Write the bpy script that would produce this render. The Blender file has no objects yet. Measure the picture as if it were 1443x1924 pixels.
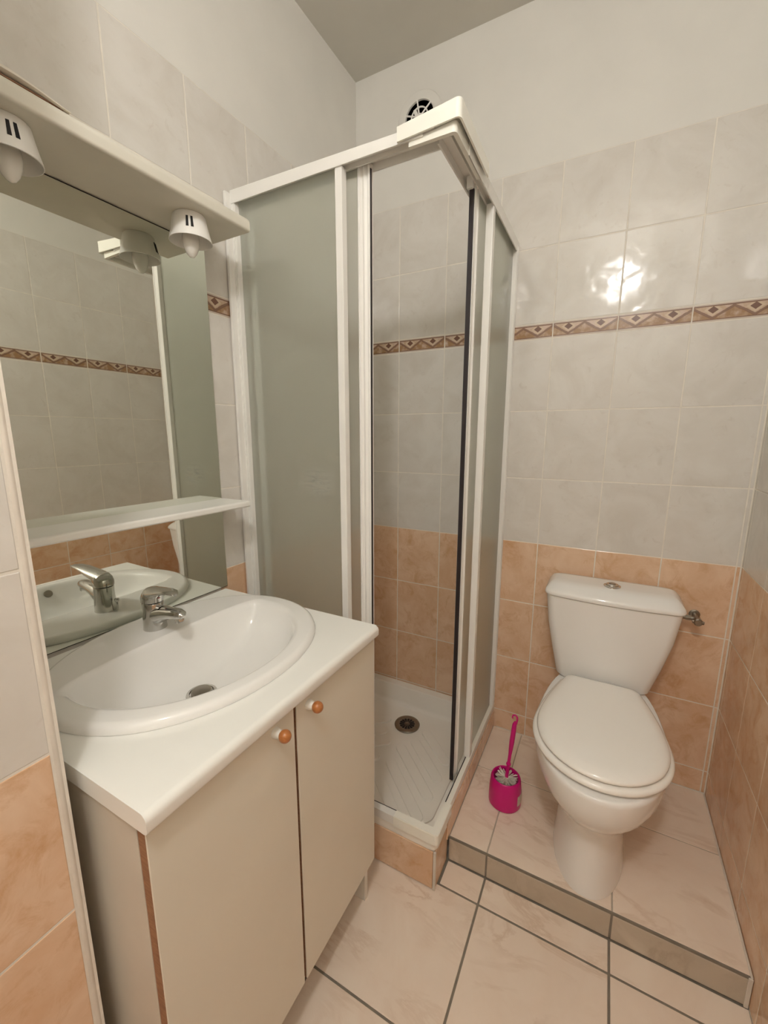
import bpy, bmesh, math, random
from mathutils import Vector, Matrix

# ------------------------------------------------------------------ camera, world, light, exposure
scene = bpy.context.scene
COL = scene.collection
scene.view_settings.view_transform = 'Standard'
scene.view_settings.look = 'None'
scene.view_settings.gamma = 1.0
scene.view_settings.use_curve_mapping = False
scene.view_settings.exposure = 0.15
F_PX = 780.40
cam_data = bpy.data.cameras.new('camera')
cam_data.sensor_fit = 'VERTICAL'
cam_data.sensor_height = 24.0
cam_data.lens = F_PX / 1924.0 * 24.0
cam_data.clip_start = 0.02
cam = bpy.data.objects.new('camera', cam_data)
COL.objects.link(cam)
_yaw, _pitch, _roll = math.radians(28.0812), math.radians(-10.4322), math.radians(-0.0809)
_R = Matrix.Rotation(_yaw, 3, 'Z') @ Matrix.Rotation(_pitch, 3, 'X') @ Matrix.Rotation(_roll, 3, 'Y')
_M = Matrix((( _R[0][0], _R[0][2], -_R[0][1], 1.0177),
             ( _R[1][0], _R[1][2], -_R[1][1], -1.6531),
             ( _R[2][0], _R[2][2], -_R[2][1], 1.3310),
             (0, 0, 0, 1)))
cam.matrix_world = _M
scene.camera = cam
world = bpy.data.worlds.new('world')
scene.world = world
world.use_nodes = True
world.node_tree.nodes['Background'].inputs[0].default_value = (1.0, 0.93, 0.82, 1)
world.node_tree.nodes['Background'].inputs[1].default_value = 0.05
LAMP_POS = (1.0, -1.97, 2.43)
LAMP_STRENGTH = 132.0
LAMP_COLOR = (1.0, 0.975, 0.935)
scene.cycles.max_bounces = 14
scene.cycles.diffuse_bounces = 8
scene.cycles.transmission_bounces = 10
scene.cycles.glossy_bounces = 8
scene.cycles.transparent_max_bounces = 12
scene.cycles.sample_clamp_indirect = 6.0
rng = random.Random(11)

# ------------------------------------------------------------------ material helpers
class NT:
    def __init__(s, name):
        s.m = bpy.data.materials.new(name); s.m.use_nodes = True
        s.t = s.m.node_tree; s.n = s.t.nodes; s.l = s.t.links
        s.b = s.n['Principled BSDF']; s.out = s.n['Material Output']
    def node(s, typ, **kw):
        n = s.n.new(typ)
        for k, v in kw.items(): setattr(n, k, v)
        return n
    def put(s, sock, v):
        if hasattr(v, 'is_output') or isinstance(v, bpy.types.NodeSocket): s.l.new(v, sock)
        elif isinstance(v, (tuple, list)): sock.default_value = (*v, 1) if len(v) == 3 and len(sock.default_value) == 4 else v
        else: sock.default_value = v
    def math(s, op, a, b=None, c=None):
        n = s.node('ShaderNodeMath', operation=op); s.put(n.inputs[0], a)
        if b is not None: s.put(n.inputs[1], b)
        if c is not None: s.put(n.inputs[2], c)
        return n.outputs[0]
    def mix(s, f, a, b):
        n = s.node('ShaderNodeMix', data_type='RGBA')
        s.put(n.inputs[0], f); s.put(n.inputs[6], a); s.put(n.inputs[7], b)
        return n.outputs[2]
    def coords(s, vary=True):
        tc = s.node('ShaderNodeTexCoord'); o = tc.outputs['Object']
        if not vary: return o
        oi = s.node('ShaderNodeObjectInfo')
        k = s.math('MULTIPLY', oi.outputs['Random'], 57.0)
        cx = s.node('ShaderNodeCombineXYZ'); s.put(cx.inputs[0], k); s.put(cx.inputs[1], k); s.put(cx.inputs[2], s.math('MULTIPLY', k, 1.7))
        va = s.node('ShaderNodeVectorMath', operation='ADD'); s.l.new(o, va.inputs[0]); s.l.new(cx.outputs[0], va.inputs[1])
        return va.outputs[0]
    def noise(s, vec, scale, detail=3.0, rough=0.5, dist=0.0):
        n = s.node('ShaderNodeTexNoise'); s.l.new(vec, n.inputs['Vector'])
        n.inputs['Scale'].default_value = scale; n.inputs['Detail'].default_value = detail
        n.inputs['Roughness'].default_value = rough; n.inputs['Distortion'].default_value = dist
        return n.outputs['Fac']
    def ramp(s, f, lo, hi):
        n = s.node('ShaderNodeMapRange'); n.clamp = True
        s.put(n.inputs[0], f); n.inputs[1].default_value = lo; n.inputs[2].default_value = hi
        return n.outputs[0]
    def bump(s, h, strength, dist=0.01):
        n = s.node('ShaderNodeBump'); s.put(n.inputs['Height'], h)
        n.inputs['Strength'].default_value = strength; n.inputs['Distance'].default_value = dist
        s.l.new(n.outputs[0], s.b.inputs['Normal']); return n
    def set(s, **kw):
        names = dict(color='Base Color', rough='Roughness', metal='Metallic', spec='Specular IOR Level', coat='Coat Weight', coat_rough='Coat Roughness', trans='Transmission Weight', ior='IOR', emit='Emission Color', emit_s='Emission Strength', sss='Subsurface Weight')
        for k, v in kw.items(): s.put(s.b.inputs[names[k]], v)
        return s.m

def plain(name, color, rough=0.4, var=0.03, scale=9.0, metal=0.0, bump=0.0, bscale=200.0, spec=0.5):
    n = NT(name); v = n.coords(False)
    f = n.noise(v, scale, 4.0)
    c2 = tuple(max(0, c * (1 - 2 * var)) for c in color)
    n.set(color=n.mix(n.ramp(f, .3, .7), color, c2), rough=rough, metal=metal, spec=spec)
    if bump: n.bump(n.noise(v, bscale, 2.0), bump, 0.002)
    return n.m

def white_tile_mat():
    n = NT('white_wall_tile'); v = n.coords()
    f = n.noise(v, 7.0, 5.0, .6, .8); g = n.noise(v, 24.0, 4.0, .6, 1.5)
    c = n.mix(n.ramp(f, .38, .68), (.71, .686, .648), (.65, .618, .572))
    c = n.mix(n.math('MULTIPLY', n.ramp(g, .60, .75), .45), c, (.575, .53, .48))
    n.set(color=c, rough=.11, spec=.5)
    n.bump(n.noise(v, 14.0, 1.5, .5, .4), .10, .02)
    return n.m
def orange_tile_mat():
    n = NT('orange_wall_tile'); v = n.coords()
    f = n.noise(v, 8.0, 5.0, .6, .6); g = n.noise(v, 13.0, 7.0, .68, .9); h = n.noise(v, 45.0, 4.0, .65, .6)
    c = n.mix(n.ramp(f, .35, .62), (.78, .575, .415), (.69, .455, .295))
    c = n.mix(n.math('MULTIPLY', n.ramp(g, .50, .70), .75), c, (.57, .315, .155))
    c = n.mix(n.math('MULTIPLY', n.ramp(h, .5, .75), .22), c, (.82, .64, .49))
    n.set(color=c, rough=.16, spec=.45)
    n.bump(n.noise(v, 14.0, 1.5, .5, .4), .08, .02)
    return n.m
def floor_tile_mat(name, a, b, vein):
    n = NT(name); v = n.coords()
    f = n.noise(v, 4.5, 5.0, .6, 1.2)
    mp = n.node('ShaderNodeMapping'); n.l.new(v, mp.inputs[0]); mp.inputs['Rotation'].default_value = (0, 0, .8); mp.inputs['Scale'].default_value = (1.0, 2.6, 1.0)
    g = n.noise(mp.outputs[0], 3.0, 6.0, .62, 1.3)
    vl = n.math('SUBTRACT', 1.0, n.ramp(n.math('ABSOLUTE', n.math('SUBTRACT', g, .5)), 0.0, .055))
    c = n.mix(n.ramp(f, .35, .65), a, b)
    c = n.mix(n.math('MULTIPLY', vl, n.math('MULTIPLY', n.ramp(n.noise(v, 6.0, 2.0), .42, .62), .75)), c, vein)
    c = n.mix(n.math('MULTIPLY', n.ramp(n.noise(v, 3.0, 3.0, .5, 2.0), .55, .75), .45), c, (.88, .80, .69))
    n.set(color=c, rough=.33, spec=.4)
    n.bump(n.noise(v, 30.0, 3.0), .05, .003)
    return n.m
def deco_mat():
    n = NT('patterned_border_tile'); v = n.coords(False)
    sp = n.node('ShaderNodeSeparateXYZ'); n.l.new(v, sp.inputs[0]); x, z = sp.outputs[0], sp.outputs[2]
    wob = n.noise(n.coords(True), 60.0, 3.0, .6)
    w = n.math('MULTIPLY', n.math('SUBTRACT', wob, .5), .006)
    t = n.math('PINGPONG', x, .05)
    zl = n.math('SUBTRACT', .013, n.math('MULTIPLY', t, .62))
    d = n.math('ADD', n.math('SUBTRACT', z, zl), w)
    base = n.mix(n.ramp(n.noise(n.coords(True), 34.0, 4.0, .6, 1.5), .4, .62), (.52, .37, .25), (.60, .46, .38))
    inside = n.math('LESS_THAN', d, 0.0)
    c = n.mix(n.math('MULTIPLY', inside, n.ramp(n.noise(n.coords(True), 50.0, 4.0), .3, .55)), base, (.34, .20, .105))
    line = n.math('LESS_THAN', n.math('ABSOLUTE', n.math('SUBTRACT', d, .002)), .0042)
    c = n.mix(n.math('MULTIPLY', line, .9), c, (.21, .115, .075))
    dd = n.math('ADD', n.math('DIVIDE', n.math('ABSOLUTE', n.math('SUBTRACT', t, .05)), .0135), n.math('DIVIDE', n.math('ABSOLUTE', n.math('SUBTRACT', z, .0075)), .0105))
    c = n.mix(n.math('LESS_THAN', dd, 1.65), c, (.62, .49, .36))
    c = n.mix(n.math('LESS_THAN', dd, 1.0), c, (.17, .085, .06))
    top = n.math('GREATER_THAN', n.math('ADD', z, n.math('MULTIPLY', w, .3)), .0172)
    bot = n.math('LESS_THAN', n.math('ADD', z, n.math('MULTIPLY', w, .3)), -.0182)
    c = n.mix(n.math('MAXIMUM', top, bot), c, (.22, .125, .085))
    edge = n.math('GREATER_THAN', n.math('ABSOLUTE', z), .0212)
    c = n.mix(edge, c, (.60, .52, .45))
    n.set(color=c, rough=.2, spec=.45)
    return n.m
SMEAR = (.275, 1.195)                                # a rubbed patch on the front pane (x, z)
def frost_mat():
    n = NT('frosted_glass'); v = n.coords(False)
    rf = n.node('ShaderNodeBsdfRefraction'); rf.distribution = 'GGX'
    rf.inputs['Color'].default_value = (.975, .985, .96, 1); rf.inputs['Roughness'].default_value = .42; rf.inputs['IOR'].default_value = 1.16
    tl = n.node('ShaderNodeBsdfTranslucent'); tl.inputs['Color'].default_value = (.95, .965, .93, 1)
    df = n.node('ShaderNodeBsdfDiffuse'); df.inputs['Color'].default_value = (.82, .84, .79, 1)
    gl = n.node('ShaderNodeBsdfGlossy'); gl.inputs['Roughness'].default_value = .16
    nz = n.noise(v, 500.0, 2.0)
    bp = n.node('ShaderNodeBump'); bp.inputs['Strength'].default_value = .05; bp.inputs['Distance'].default_value = .001; n.l.new(nz, bp.inputs['Height'])
    n.l.new(bp.outputs[0], gl.inputs['Normal'])
    m1 = n.node('ShaderNodeMixShader'); m1.inputs[0].default_value = .36; n.l.new(rf.outputs[0], m1.inputs[1]); n.l.new(tl.outputs[0], m1.inputs[2])
    m2 = n.node('ShaderNodeMixShader'); m2.inputs[0].default_value = .08; n.l.new(m1.outputs[0], m2.inputs[1]); n.l.new(df.outputs[0], m2.inputs[2])
    sp = n.node('ShaderNodeSeparateXYZ'); n.l.new(v, sp.inputs[0])
    ex = n.math('DIVIDE', n.math('SUBTRACT', sp.outputs[0], SMEAR[0] - .34), .075); ez = n.math('DIVIDE', n.math('SUBTRACT', sp.outputs[2], SMEAR[1] - .166), .055)
    rad = n.math('SQRT', n.math('ADD', n.math('MULTIPLY', ex, ex), n.math('MULTIPLY', ez, ez)))
    mp = n.node('ShaderNodeMapping'); n.l.new(v, mp.inputs[0]); mp.inputs['Scale'].default_value = (12, 12, 55)
    st = n.ramp(n.noise(mp.outputs[0], 1.6, 5.0, .65, .6), .42, .62)
    mask = n.math('MULTIPLY', n.math('SUBTRACT', 1.0, n.ramp(rad, .2, 1.0)), st)
    n.l.new(n.math('ADD', n.math('MULTIPLY', mask, .36), .12), m2.inputs[0])
    n.l.new(n.mix(mask, (.82, .84, .79), (.33, .34, .32)), df.inputs['Color'])
    fr = n.node('ShaderNodeFresnel'); fr.inputs[0].default_value = 1.35
    m3 = n.node('ShaderNodeMixShader'); n.l.new(n.math('MULTIPLY', fr.outputs[0], .7), m3.inputs[0]); n.l.new(m2.outputs[0], m3.inputs[1]); n.l.new(gl.outputs[0], m3.inputs[2])
    n.l.new(m3.outputs[0], n.out.inputs['Surface'])
    return n.m
def clear_mat():
    n = NT('clear_glass_side'); tr = n.node('ShaderNodeBsdfTransparent')
    n.l.new(n.mix(n.noise(n.coords(False), 4.0), (.975, .985, .97), (.98, .99, .975)), tr.inputs['Color'])
    gl = n.node('ShaderNodeBsdfGlossy'); gl.inputs['Roughness'].default_value = .02
    mx = n.node('ShaderNodeMixShader'); mx.inputs[0].default_value = .03; n.l.new(tr.outputs[0], mx.inputs[1]); n.l.new(gl.outputs[0], mx.inputs[2])
    n.l.new(mx.outputs[0], n.out.inputs['Surface']); return n.m
def wood_mat(name, a, b, rough=.35):
    n = NT(name); v = n.coords()
    mp = n.node('ShaderNodeMapping'); n.l.new(v, mp.inputs[0]); mp.inputs['Scale'].default_value = (1, 4, 4)
    n.set(color=n.mix(n.ramp(n.noise(mp.outputs[0], 60.0, 4.0, .6, .5), .35, .65), a, b), rough=rough)
    return n.m
def emit_mat(name, color, strength):
    n = NT(name); n.set(color=(.9, .88, .84), emit=color, emit_s=strength, rough=.3); return n.m

M = dict(
    white_tile=white_tile_mat(), orange_tile=orange_tile_mat(), deco=deco_mat(),
    floor_tile=floor_tile_mat('floor_tile', (.80, .675, .565), (.845, .735, .63), (.66, .515, .40)),
    riser_tile=floor_tile_mat('riser_tile', (.49, .42, .335), (.54, .465, .375), (.42, .35, .27)),  # same tile as the floor, darkened to stand for shade on the riser
    grout_light=plain('light_grout', (.82, .775, .70), .8, .06, 30.0, bump=.2),
    grout_mid=plain('platform_grout', (.50, .44, .36), .85, .10, 40.0, bump=.3),
    grout_dark=plain('grey_floor_grout', (.235, .205, .165), .85, .10, 40.0, bump=.3),
    plaster=plain('painted_plaster', (.745, .73, .69), .7, .03, 5.0, bump=.06, bscale=90.0),
    ceiling=plain('ceiling_paint', (.64, .62, .565), .8, .03, 4.0, bump=.05, bscale=60.0),
    laminate=plain('white_laminate', (.87, .865, .83), .28, .01, 6.0),
    edge_white=plain('white_laminate_edge', (.80, .78, .72), .4, .03, 12.0),
    shaded_white=plain('shaded_laminate', (.70, .675, .595), .45, .03, 12.0),  # same white laminate, whole canopy darkened for the shade on its underside
    door=plain('cream_melamine', (.76, .715, .615), .42, .02, 5.0, bump=.03, bscale=400.0),
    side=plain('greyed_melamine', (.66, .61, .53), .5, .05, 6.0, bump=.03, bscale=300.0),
    brown_edge=wood_mat('raw_chipboard_edge', (.36, .19, .10), (.26, .125, .065), .7),
    knob_wood=wood_mat('varnished_beech', (.47, .18, .055), (.38, .135, .038), .28),
    ceramic=plain('white_ceramic', (.86, .85, .83), .07, .01, 4.0),
    seat=plain('white_plastic_seat', (.91, .89, .85), .16, .01, 4.0),
    alu=plain('white_lacquered_aluminium', (.86, .85, .82), .26, .02, 8.0),
    cap=plain('cream_plastic', (.89, .88, .81), .38, .02, 8.0),
    tray=plain('shower_tray_acrylic', (.90, .87, .81), .30, .02, 6.0),
    chrome=plain('chrome', (.62, .615, .59), .10, .02, 6.0, metal=1.0),
    steel=plain('dull_steel', (.34, .31, .265), .34, .05, 20.0, metal=1.0),
    black=plain('black_rubber', (.018, .012, .014), .5, .05, 20.0),
    dark=plain('dark_opening', (.012, .011, .012), .8, .05, 20.0),
    plastic_white=plain('white_plastic', (.85, .84, .81), .3, .02, 10.0),
    pink=plain('magenta_plastic', (.60, .001, .19), .33, .03, 10.0),
    bristle=plain('nylon_bristle', (.80, .75, .66), .5, .12, 60.0),
    paper=plain('paper_label', (.70, .62, .52), .6, .15, 120.0),
    red=plain('red_enamel', (.30, .01, .015), .3, .02),
    silicone=plain('sealant', (.72, .665, .59), .5, .06, 20.0),
    door_paint=plain('painted_door', (.80, .78, .73), .35, .02, 5.0),
    veneer=plain('veneer_strip', (.80, .75, .66), .45, .04, 9.0),
    frost=frost_mat(), clear=clear_mat(),
    lamp=emit_mat('lit_lamp_globe', LAMP_COLOR, LAMP_STRENGTH),
)
def mirror_mat():
    n = NT('mirror_glass'); n.set(color=n.mix(n.noise(n.coords(False), 3.0, 2.0), (.80, .815, .75), (.815, .83, .765)), rough=.012, metal=1.0); return n.m
M['mirror'] = mirror_mat()
def bulb_mat():
    n = NT('satin_bulb_glass'); n.set(color=n.mix(n.noise(n.coords(False), 20.0, 2.0), (.90, .88, .83), (.87, .85, .80)), rough=.18, trans=.15, ior=1.3); return n.m
M['bulb'] = bulb_mat()

# ------------------------------------------------------------------ object helpers
def wpos(o):
    p = Vector((0, 0, 0))
    while o is not None:
        p += o.location; o = o.parent
    return p
def mesh_from(name, bm, mat, smooth=True, angle=35):
    me = bpy.data.meshes.new(name)
    bmesh.ops.recalc_face_normals(bm, faces=bm.faces[:])
    bm.to_mesh(me); bm.free()
    for mm in (mat if isinstance(mat, (list, tuple)) else [mat]): me.materials.append(mm)
    if smooth:
        for p in me.polygons: p.use_smooth = True
        me.set_sharp_from_angle(angle=math.radians(angle))
    return me
def weighted(o):
    md = o.modifiers.new('even_normals', 'WEIGHTED_NORMAL'); md.keep_sharp = True; md.weight = 60
def obj(name, bm, mat, parent=None, smooth=True, angle=35, loc=None, rot=None):
    """geometry is given in world coordinates (of an unrotated parent chain); link it as one mesh object"""
    me = mesh_from(name, bm, mat, smooth, angle)
    o = bpy.data.objects.new(name, me); COL.objects.link(o)
    base = wpos(parent) if parent else Vector((0, 0, 0))
    if loc is not None: me.transform(Matrix.Translation(-Vector(loc))); o.location = Vector(loc) - base
    elif parent: me.transform(Matrix.Translation(-base))
    if parent: o.parent = parent
    if smooth: weighted(o)
    if rot is not None: o.rotation_euler = rot
    return o
def thing(name, label, cat, loc, group=None, rotz=0.0):
    o = bpy.data.objects.new(name, None); COL.objects.link(o); o.empty_display_size = .05
    o.location = loc; o.rotation_euler = (0, 0, rotz); o['label'] = label; o['category'] = cat
    if group: o['group'] = group
    return o
def struct(o, label, cat):
    o['kind'] = 'structure'; o['label'] = label; o['category'] = cat; return o
def add_box(bm, x0, x1, y0, y1, z0, z1, bev=0.0, seg=2, mi=0):
    vs = [bm.verts.new(p) for p in ((x0, y0, z0), (x1, y0, z0), (x1, y1, z0), (x0, y1, z0), (x0, y0, z1), (x1, y0, z1), (x1, y1, z1), (x0, y1, z1))]
    fs = [bm.faces.new([vs[i] for i in f]) for f in ((0, 3, 2, 1), (4, 5, 6, 7), (0, 1, 5, 4), (1, 2, 6, 5), (2, 3, 7, 6), (3, 0, 4, 7))]
    for f in fs: f.material_index = mi
    if bev > 0:
        es = list({e for f in fs for e in f.edges})
        bmesh.ops.bevel(bm, geom=es, offset=bev, segments=seg, profile=.5, affect='EDGES')
    return bm
def box(x0, x1, y0, y1, z0, z1, bev=0.0015, seg=2): return add_box(bmesh.new(), x0, x1, y0, y1, z0, z1, bev, seg)
def add_prism(bm, pts, axis, a, b, bev=0.0):
    """polygon pts (2D) extruded along axis from a to b"""
    def mk(p, t): return {'x': (t, p[0], p[1]), 'y': (p[0], t, p[1]), 'z': (p[0], p[1], t)}[axis]
    lo = [bm.verts.new(mk(p, a)) for p in pts]; hi = [bm.verts.new(mk(p, b)) for p in pts]
    n = len(pts); fs = [bm.faces.new(lo), bm.faces.new(hi[::-1])]
    for i in range(n): fs.append(bm.faces.new((lo[i], lo[(i + 1) % n], hi[(i + 1) % n], hi[i])))
    if bev:
        es = list({e for f in fs for e in f.edges}); bmesh.ops.bevel(bm, geom=es, offset=bev, segments=2, profile=.5, affect='EDGES')
    return bm
def prism(pts, axis, a, b, bev=0.0): return add_prism(bmesh.new(), pts, axis, a, b, bev)
def add_loft(bm, rings, cap0=True, cap1=True):
    vr = [[bm.verts.new(p) for p in r] for r in rings]; n = len(rings[0])
    for a, b in zip(vr[:-1], vr[1:]):
        for i in range(n): bm.faces.new((a[i], a[(i + 1) % n], b[(i + 1) % n], b[i]))
    if cap0: bm.faces.new(vr[0][::-1])
    if cap1: bm.faces.new(vr[-1])
    return bm
def loft(rings, cap0=True, cap1=True): return add_loft(bmesh.new(), rings, cap0, cap1)
def frame_of(d):
    d = Vector(d).normalized(); u = d.orthogonal().normalized()
    return u, d.cross(u).normalized()
def add_tube(bm, path, radii, n=14, cap=True, flat=1.0, up=None):
    path = [Vector(p) for p in path]; rings = []
    for i, p in enumerate(path):
        d = (path[min(i + 1, len(path) - 1)] - path[max(i - 1, 0)]).normalized()
        if up is not None:
            u = Vector(up).cross(d).normalized(); v = d.cross(u).normalized()
        else:
            if i == 0: u = d.orthogonal().normalized()
            else: u = (u - d * u.dot(d)).normalized()
            v = d.cross(u).normalized()
        r = radii[i] if isinstance(radii, (list, tuple)) else radii
        ru, rv = (r if isinstance(r, tuple) else (r, r * flat))
        rings.append([p + u * (ru * math.cos(2 * math.pi * k / n)) + v * (rv * math.sin(2 * math.pi * k / n)) for k in range(n)])
    return add_loft(bm, rings, cap, cap)
def tube(path, radii, n=14, cap=True, flat=1.0, up=None): return add_tube(bmesh.new(), path, radii, n, cap, flat, up)
def add_lathe(bm, prof, c=(0, 0, 0), axis=(0, 0, 1), n=32, cap=True):
    """prof: list of (radius, height along axis)"""
    ax = Vector(axis).normalized(); u, v = frame_of(ax); c = Vector(c)
    rings = [[c + ax * h + (u * math.cos(2 * math.pi * k / n) + v * math.sin(2 * math.pi * k / n)) * max(r, 1e-4) for k in range(n)] for r, h in prof]
    return add_loft(bm, rings, cap, cap)
def lathe(prof, c=(0, 0, 0), axis=(0, 0, 1), n=32, cap=True): return add_lathe(bmesh.new(), prof, c, axis, n, cap)
def sgn_pow(v, e): return math.copysign(abs(v) ** e, v)

# ------------------------------------------------------------------ room levels (metres)
TW, B, Z0 = 0.2008, 0.0531, 0.1714
H6, H5, H4, H3 = Z0, Z0 + .25, Z0 + .5, Z0 + .75
H2, H1, T3 = Z0 + 1.0, Z0 + 1.25, Z0 + 1.5
T2 = T3 + B; T1 = T2 + .25; T0 = T2 + .5
XR, ZC, YF = 1.4246, 2.712, -2.70
ZP, YS = 0.0865, -0.582
ROWS = [(H6, H5, 'orange_tile'), (H5, H4, 'orange_tile'), (H4, H3, 'orange_tile'), (H3, H2, 'white_tile'), (H2, H1, 'white_tile'), (H1, T3, 'white_tile'), (T3, T2, 'deco'), (T2, T1, 'white_tile'), (T1, T0, 'white_tile')]
JT = 0.0016                                          # half joint
TILE_CACHE = {}
def tile_mesh(x0, x1, z0, z1, th, mat, key, e=.0012):
    """one glazed tile: local x along the wall, y = out of the wall is negative, z up; front at y=0, rounded rim"""
    k = (round(x0, 4), round(x1, 4), round(z0, 4), round(z1, 4), round(th, 4), key)
    if k in TILE_CACHE: return TILE_CACHE[k]
    f = [(x0 + e, 0, z0 + e), (x1 - e, 0, z0 + e), (x1 - e, 0, z1 - e), (x0 + e, 0, z1 - e)]
    r = [(x0 + e * .25, e * .35, z0 + e * .25), (x1 - e * .25, e * .35, z0 + e * .25), (x1 - e * .25, e * .35, z1 - e * .25), (x0 + e * .25, e * .35, z1 - e * .25)]
    s = [(x0, e * 1.2, z0), (x1, e * 1.2, z0), (x1, e * 1.2, z1), (x0, e * 1.2, z1)]
    b = [(x0, th, z0), (x1, th, z0), (x1, th, z1), (x0, th, z1)]
    bm = loft([b, s, r, f])
    me = mesh_from('tile', bm, M[mat], False)
    TILE_CACHE[k] = me
    return me
def place_tile(wall, name, cell, cut, origin, rot, mat, th=.004, tilt=.0017):
    """cell = (u0,u1,v0,v1) full pitch cell, cut = visible part; origin maps (u,v) to the wall's local frame"""
    u0, u1, v0, v1 = cell; c0, c1, d0, d1 = cut
    cu, cv = (u0 + u1) / 2, (v0 + v1) / 2
    if c1 - c0 < .004 or d1 - d0 < .004: return None
    me = tile_mesh(c0 + JT - cu, c1 - JT - cu, d0 + JT - cv, d1 - JT - cv, th, mat, mat)
    o = bpy.data.objects.new(name, me); COL.objects.link(o)
    o.parent = wall; o.location = origin(cu, cv)
    t = tilt if (c1 - c0) > .1 else 0
    o.rotation_euler = (rng.uniform(-t, t), 0, rot + rng.uniform(-t, t))
    return o
def tile_wall(wall, us, origin, rot, umin, umax, zmin, zmax=T0, skip=None):
    rows = [(H6 - .25, H6, 'orange_tile')] + ROWS
    for (a, b) in us:
        for (v0, v1, mat) in rows:
            c = (max(a, umin), min(b, umax), max(v0, zmin), min(v1, zmax))
            if c[1] - c[0] < .008 or c[3] - c[2] < .008: continue
            if skip and skip(*c): continue
            place_tile(wall, 'border_tile' if mat == 'deco' else ('orange_tile' if mat == 'orange_tile' else 'white_tile'), (a, b, v0, v1), c, origin, rot, mat)

# ------------------------------------------------------------------ walls
GR = .0006                                           # grout lies this far behind the tile face
def wall_mesh(name, boxes):
    bm = bmesh.new()
    for bx, mi in boxes: add_box(bm, *bx, 0, 2, mi)
    return obj(name, bm, [M['grout_light'], M['plaster']], smooth=False)
wb = struct(wall_mesh('wall_back', [((-.15, XR + .15, GR, .15, -.1, T0), 0), ((-.15, XR + .15, .0002, .15, T0, ZC + .05), 1)]), 'tiled back wall behind shower and toilet with painted plaster above', 'wall')
bw = [(.0062 + TW * k, .0062 + TW * (k + 1)) for k in range(7)] + [(.0062 + TW * 7, .0062 + TW * 8)]
tile_wall(wb, bw, lambda u, v: (u, 0, v), 0.0, .004, XR - .001, .01, skip=lambda a, b, c, d: (b < .69 and d < .14) or (a > .69 and d < ZP))
# left wall, turned a little as in the photo; local x = depth (world y), local normal = +x world
ROT_L = -.0148
wl = wall_mesh('wall_left', [((-1.46, .02, GR, .12, -.1, T0), 0), ((-1.46, .02, .0002, .12, T0, ZC + .05), 1)])
wl.location = (.0056, 0, 0); wl.rotation_euler = (0, 0, math.radians(90) + ROT_L)
struct(wl, 'tiled left wall behind mirror and shower with painted plaster above', 'wall')
lw = [(-.0069 - TW * (k + 1), -.0069 - TW * k) for k in range(8)]
tile_wall(wl, lw, lambda u, v: (u, 0, v), 0.0, -1.425, -.001, .01, skip=lambda a, b, c, d: b < -.80 and (d < 1.86))
# right wall
wr = wall_mesh('wall_right', [((-.15, -YF + .15, GR, .15, -.1, T0), 0), ((-.15, -YF + .15, .0002, .15, T0, ZC + .05), 1)])
wr.location = (XR, 0, 0); wr.rotation_euler = (0, 0, math.radians(-90))
struct(wr, 'tiled right wall beside the toilet with painted plaster above', 'wall')
rw = [(.0212 + TW * (k - 1), .0212 + TW * k) for k in range(14)]
tile_wall(wr, rw, lambda u, v: (u, 0, v), 0.0, .001, -YF, .005, skip=lambda a, b, c, d: b < .55 and d < ZP)
# wall stub at the left front that the vanity niche ends at
XP, YP = .4085, -1.4365
wp = wall_mesh('wall_left_front', [((YF - .15, YP + .012, GR, .55, -.1, T0), 0), ((YF - .15, YP + .012, .0002, .55, T0, ZC + .05), 1)])
wp.location = (XP, 0, 0); wp.rotation_euler = (0, 0, math.radians(90))
struct(wp, 'tiled wall return at the left edge in front of the vanity niche', 'wall')
pw = [(YP - TW * (k + 1), YP - TW * k) for k in range(7)]
tile_wall(wp, pw, lambda u, v: (u, 0, v), 0.0, YF, YP, .005)
# front wall behind the viewer, with a door
wf = wall_mesh('wall_front', [((-XR - .15, .5, .0, .12, -.1, ZC + .05), 1)])
wf.location = (0, YF, 0); wf.rotation_euler = (0, 0, math.radians(180))
struct(wf, 'plain painted wall behind the viewer holding the door', 'wall')
dr = obj('door_1', box(.55, 1.28, YF + .003, YF + .035, .005, 2.03, .003), M['door_paint'], smooth=True)
struct(dr, 'pale painted flush door in the front wall', 'door')
obj('door_handle', tube([(1.21, YF + .03, 1.03), (1.21, YF + .08, 1.03), (1.10, YF + .085, 1.03)], .009, 10), M['chrome'], dr)
bm = bmesh.new()
for bx in ((.49, .55, YF + .001, YF + .045, .0, 2.09), (1.28, 1.34, YF + .001, YF + .045, 0, 2.09), (.55, 1.28, YF + .001, YF + .045, 2.035, 2.09)): add_box(bm, *bx, .003)
struct(obj('trim_1', bm, M['door_paint']), 'pale painted frame around the door', 'door frame')
# corner bead of the wall return
pts = [(XP - .012, YP + .001), (XP - .001, YP + .001)] + [(XP - .0085 + .009 * math.cos(a), YP + .004 + .009 * math.sin(a)) for a in [math.radians(d) for d in range(0, 91, 15)]] + [(XP - .012, YP + .013)]
struct(obj('trim_2', prism(pts, 'z', .002, ZC - .002), M['silicone']), 'pale corner bead along the edge of the wall return', 'corner trim')
cl = struct(obj('ceiling', box(-.15, XR + .15, YF - .15, .15, ZC, ZC + .1, 0), M['ceiling'], smooth=False), 'plain matt greyish white ceiling', 'ceiling')

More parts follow.
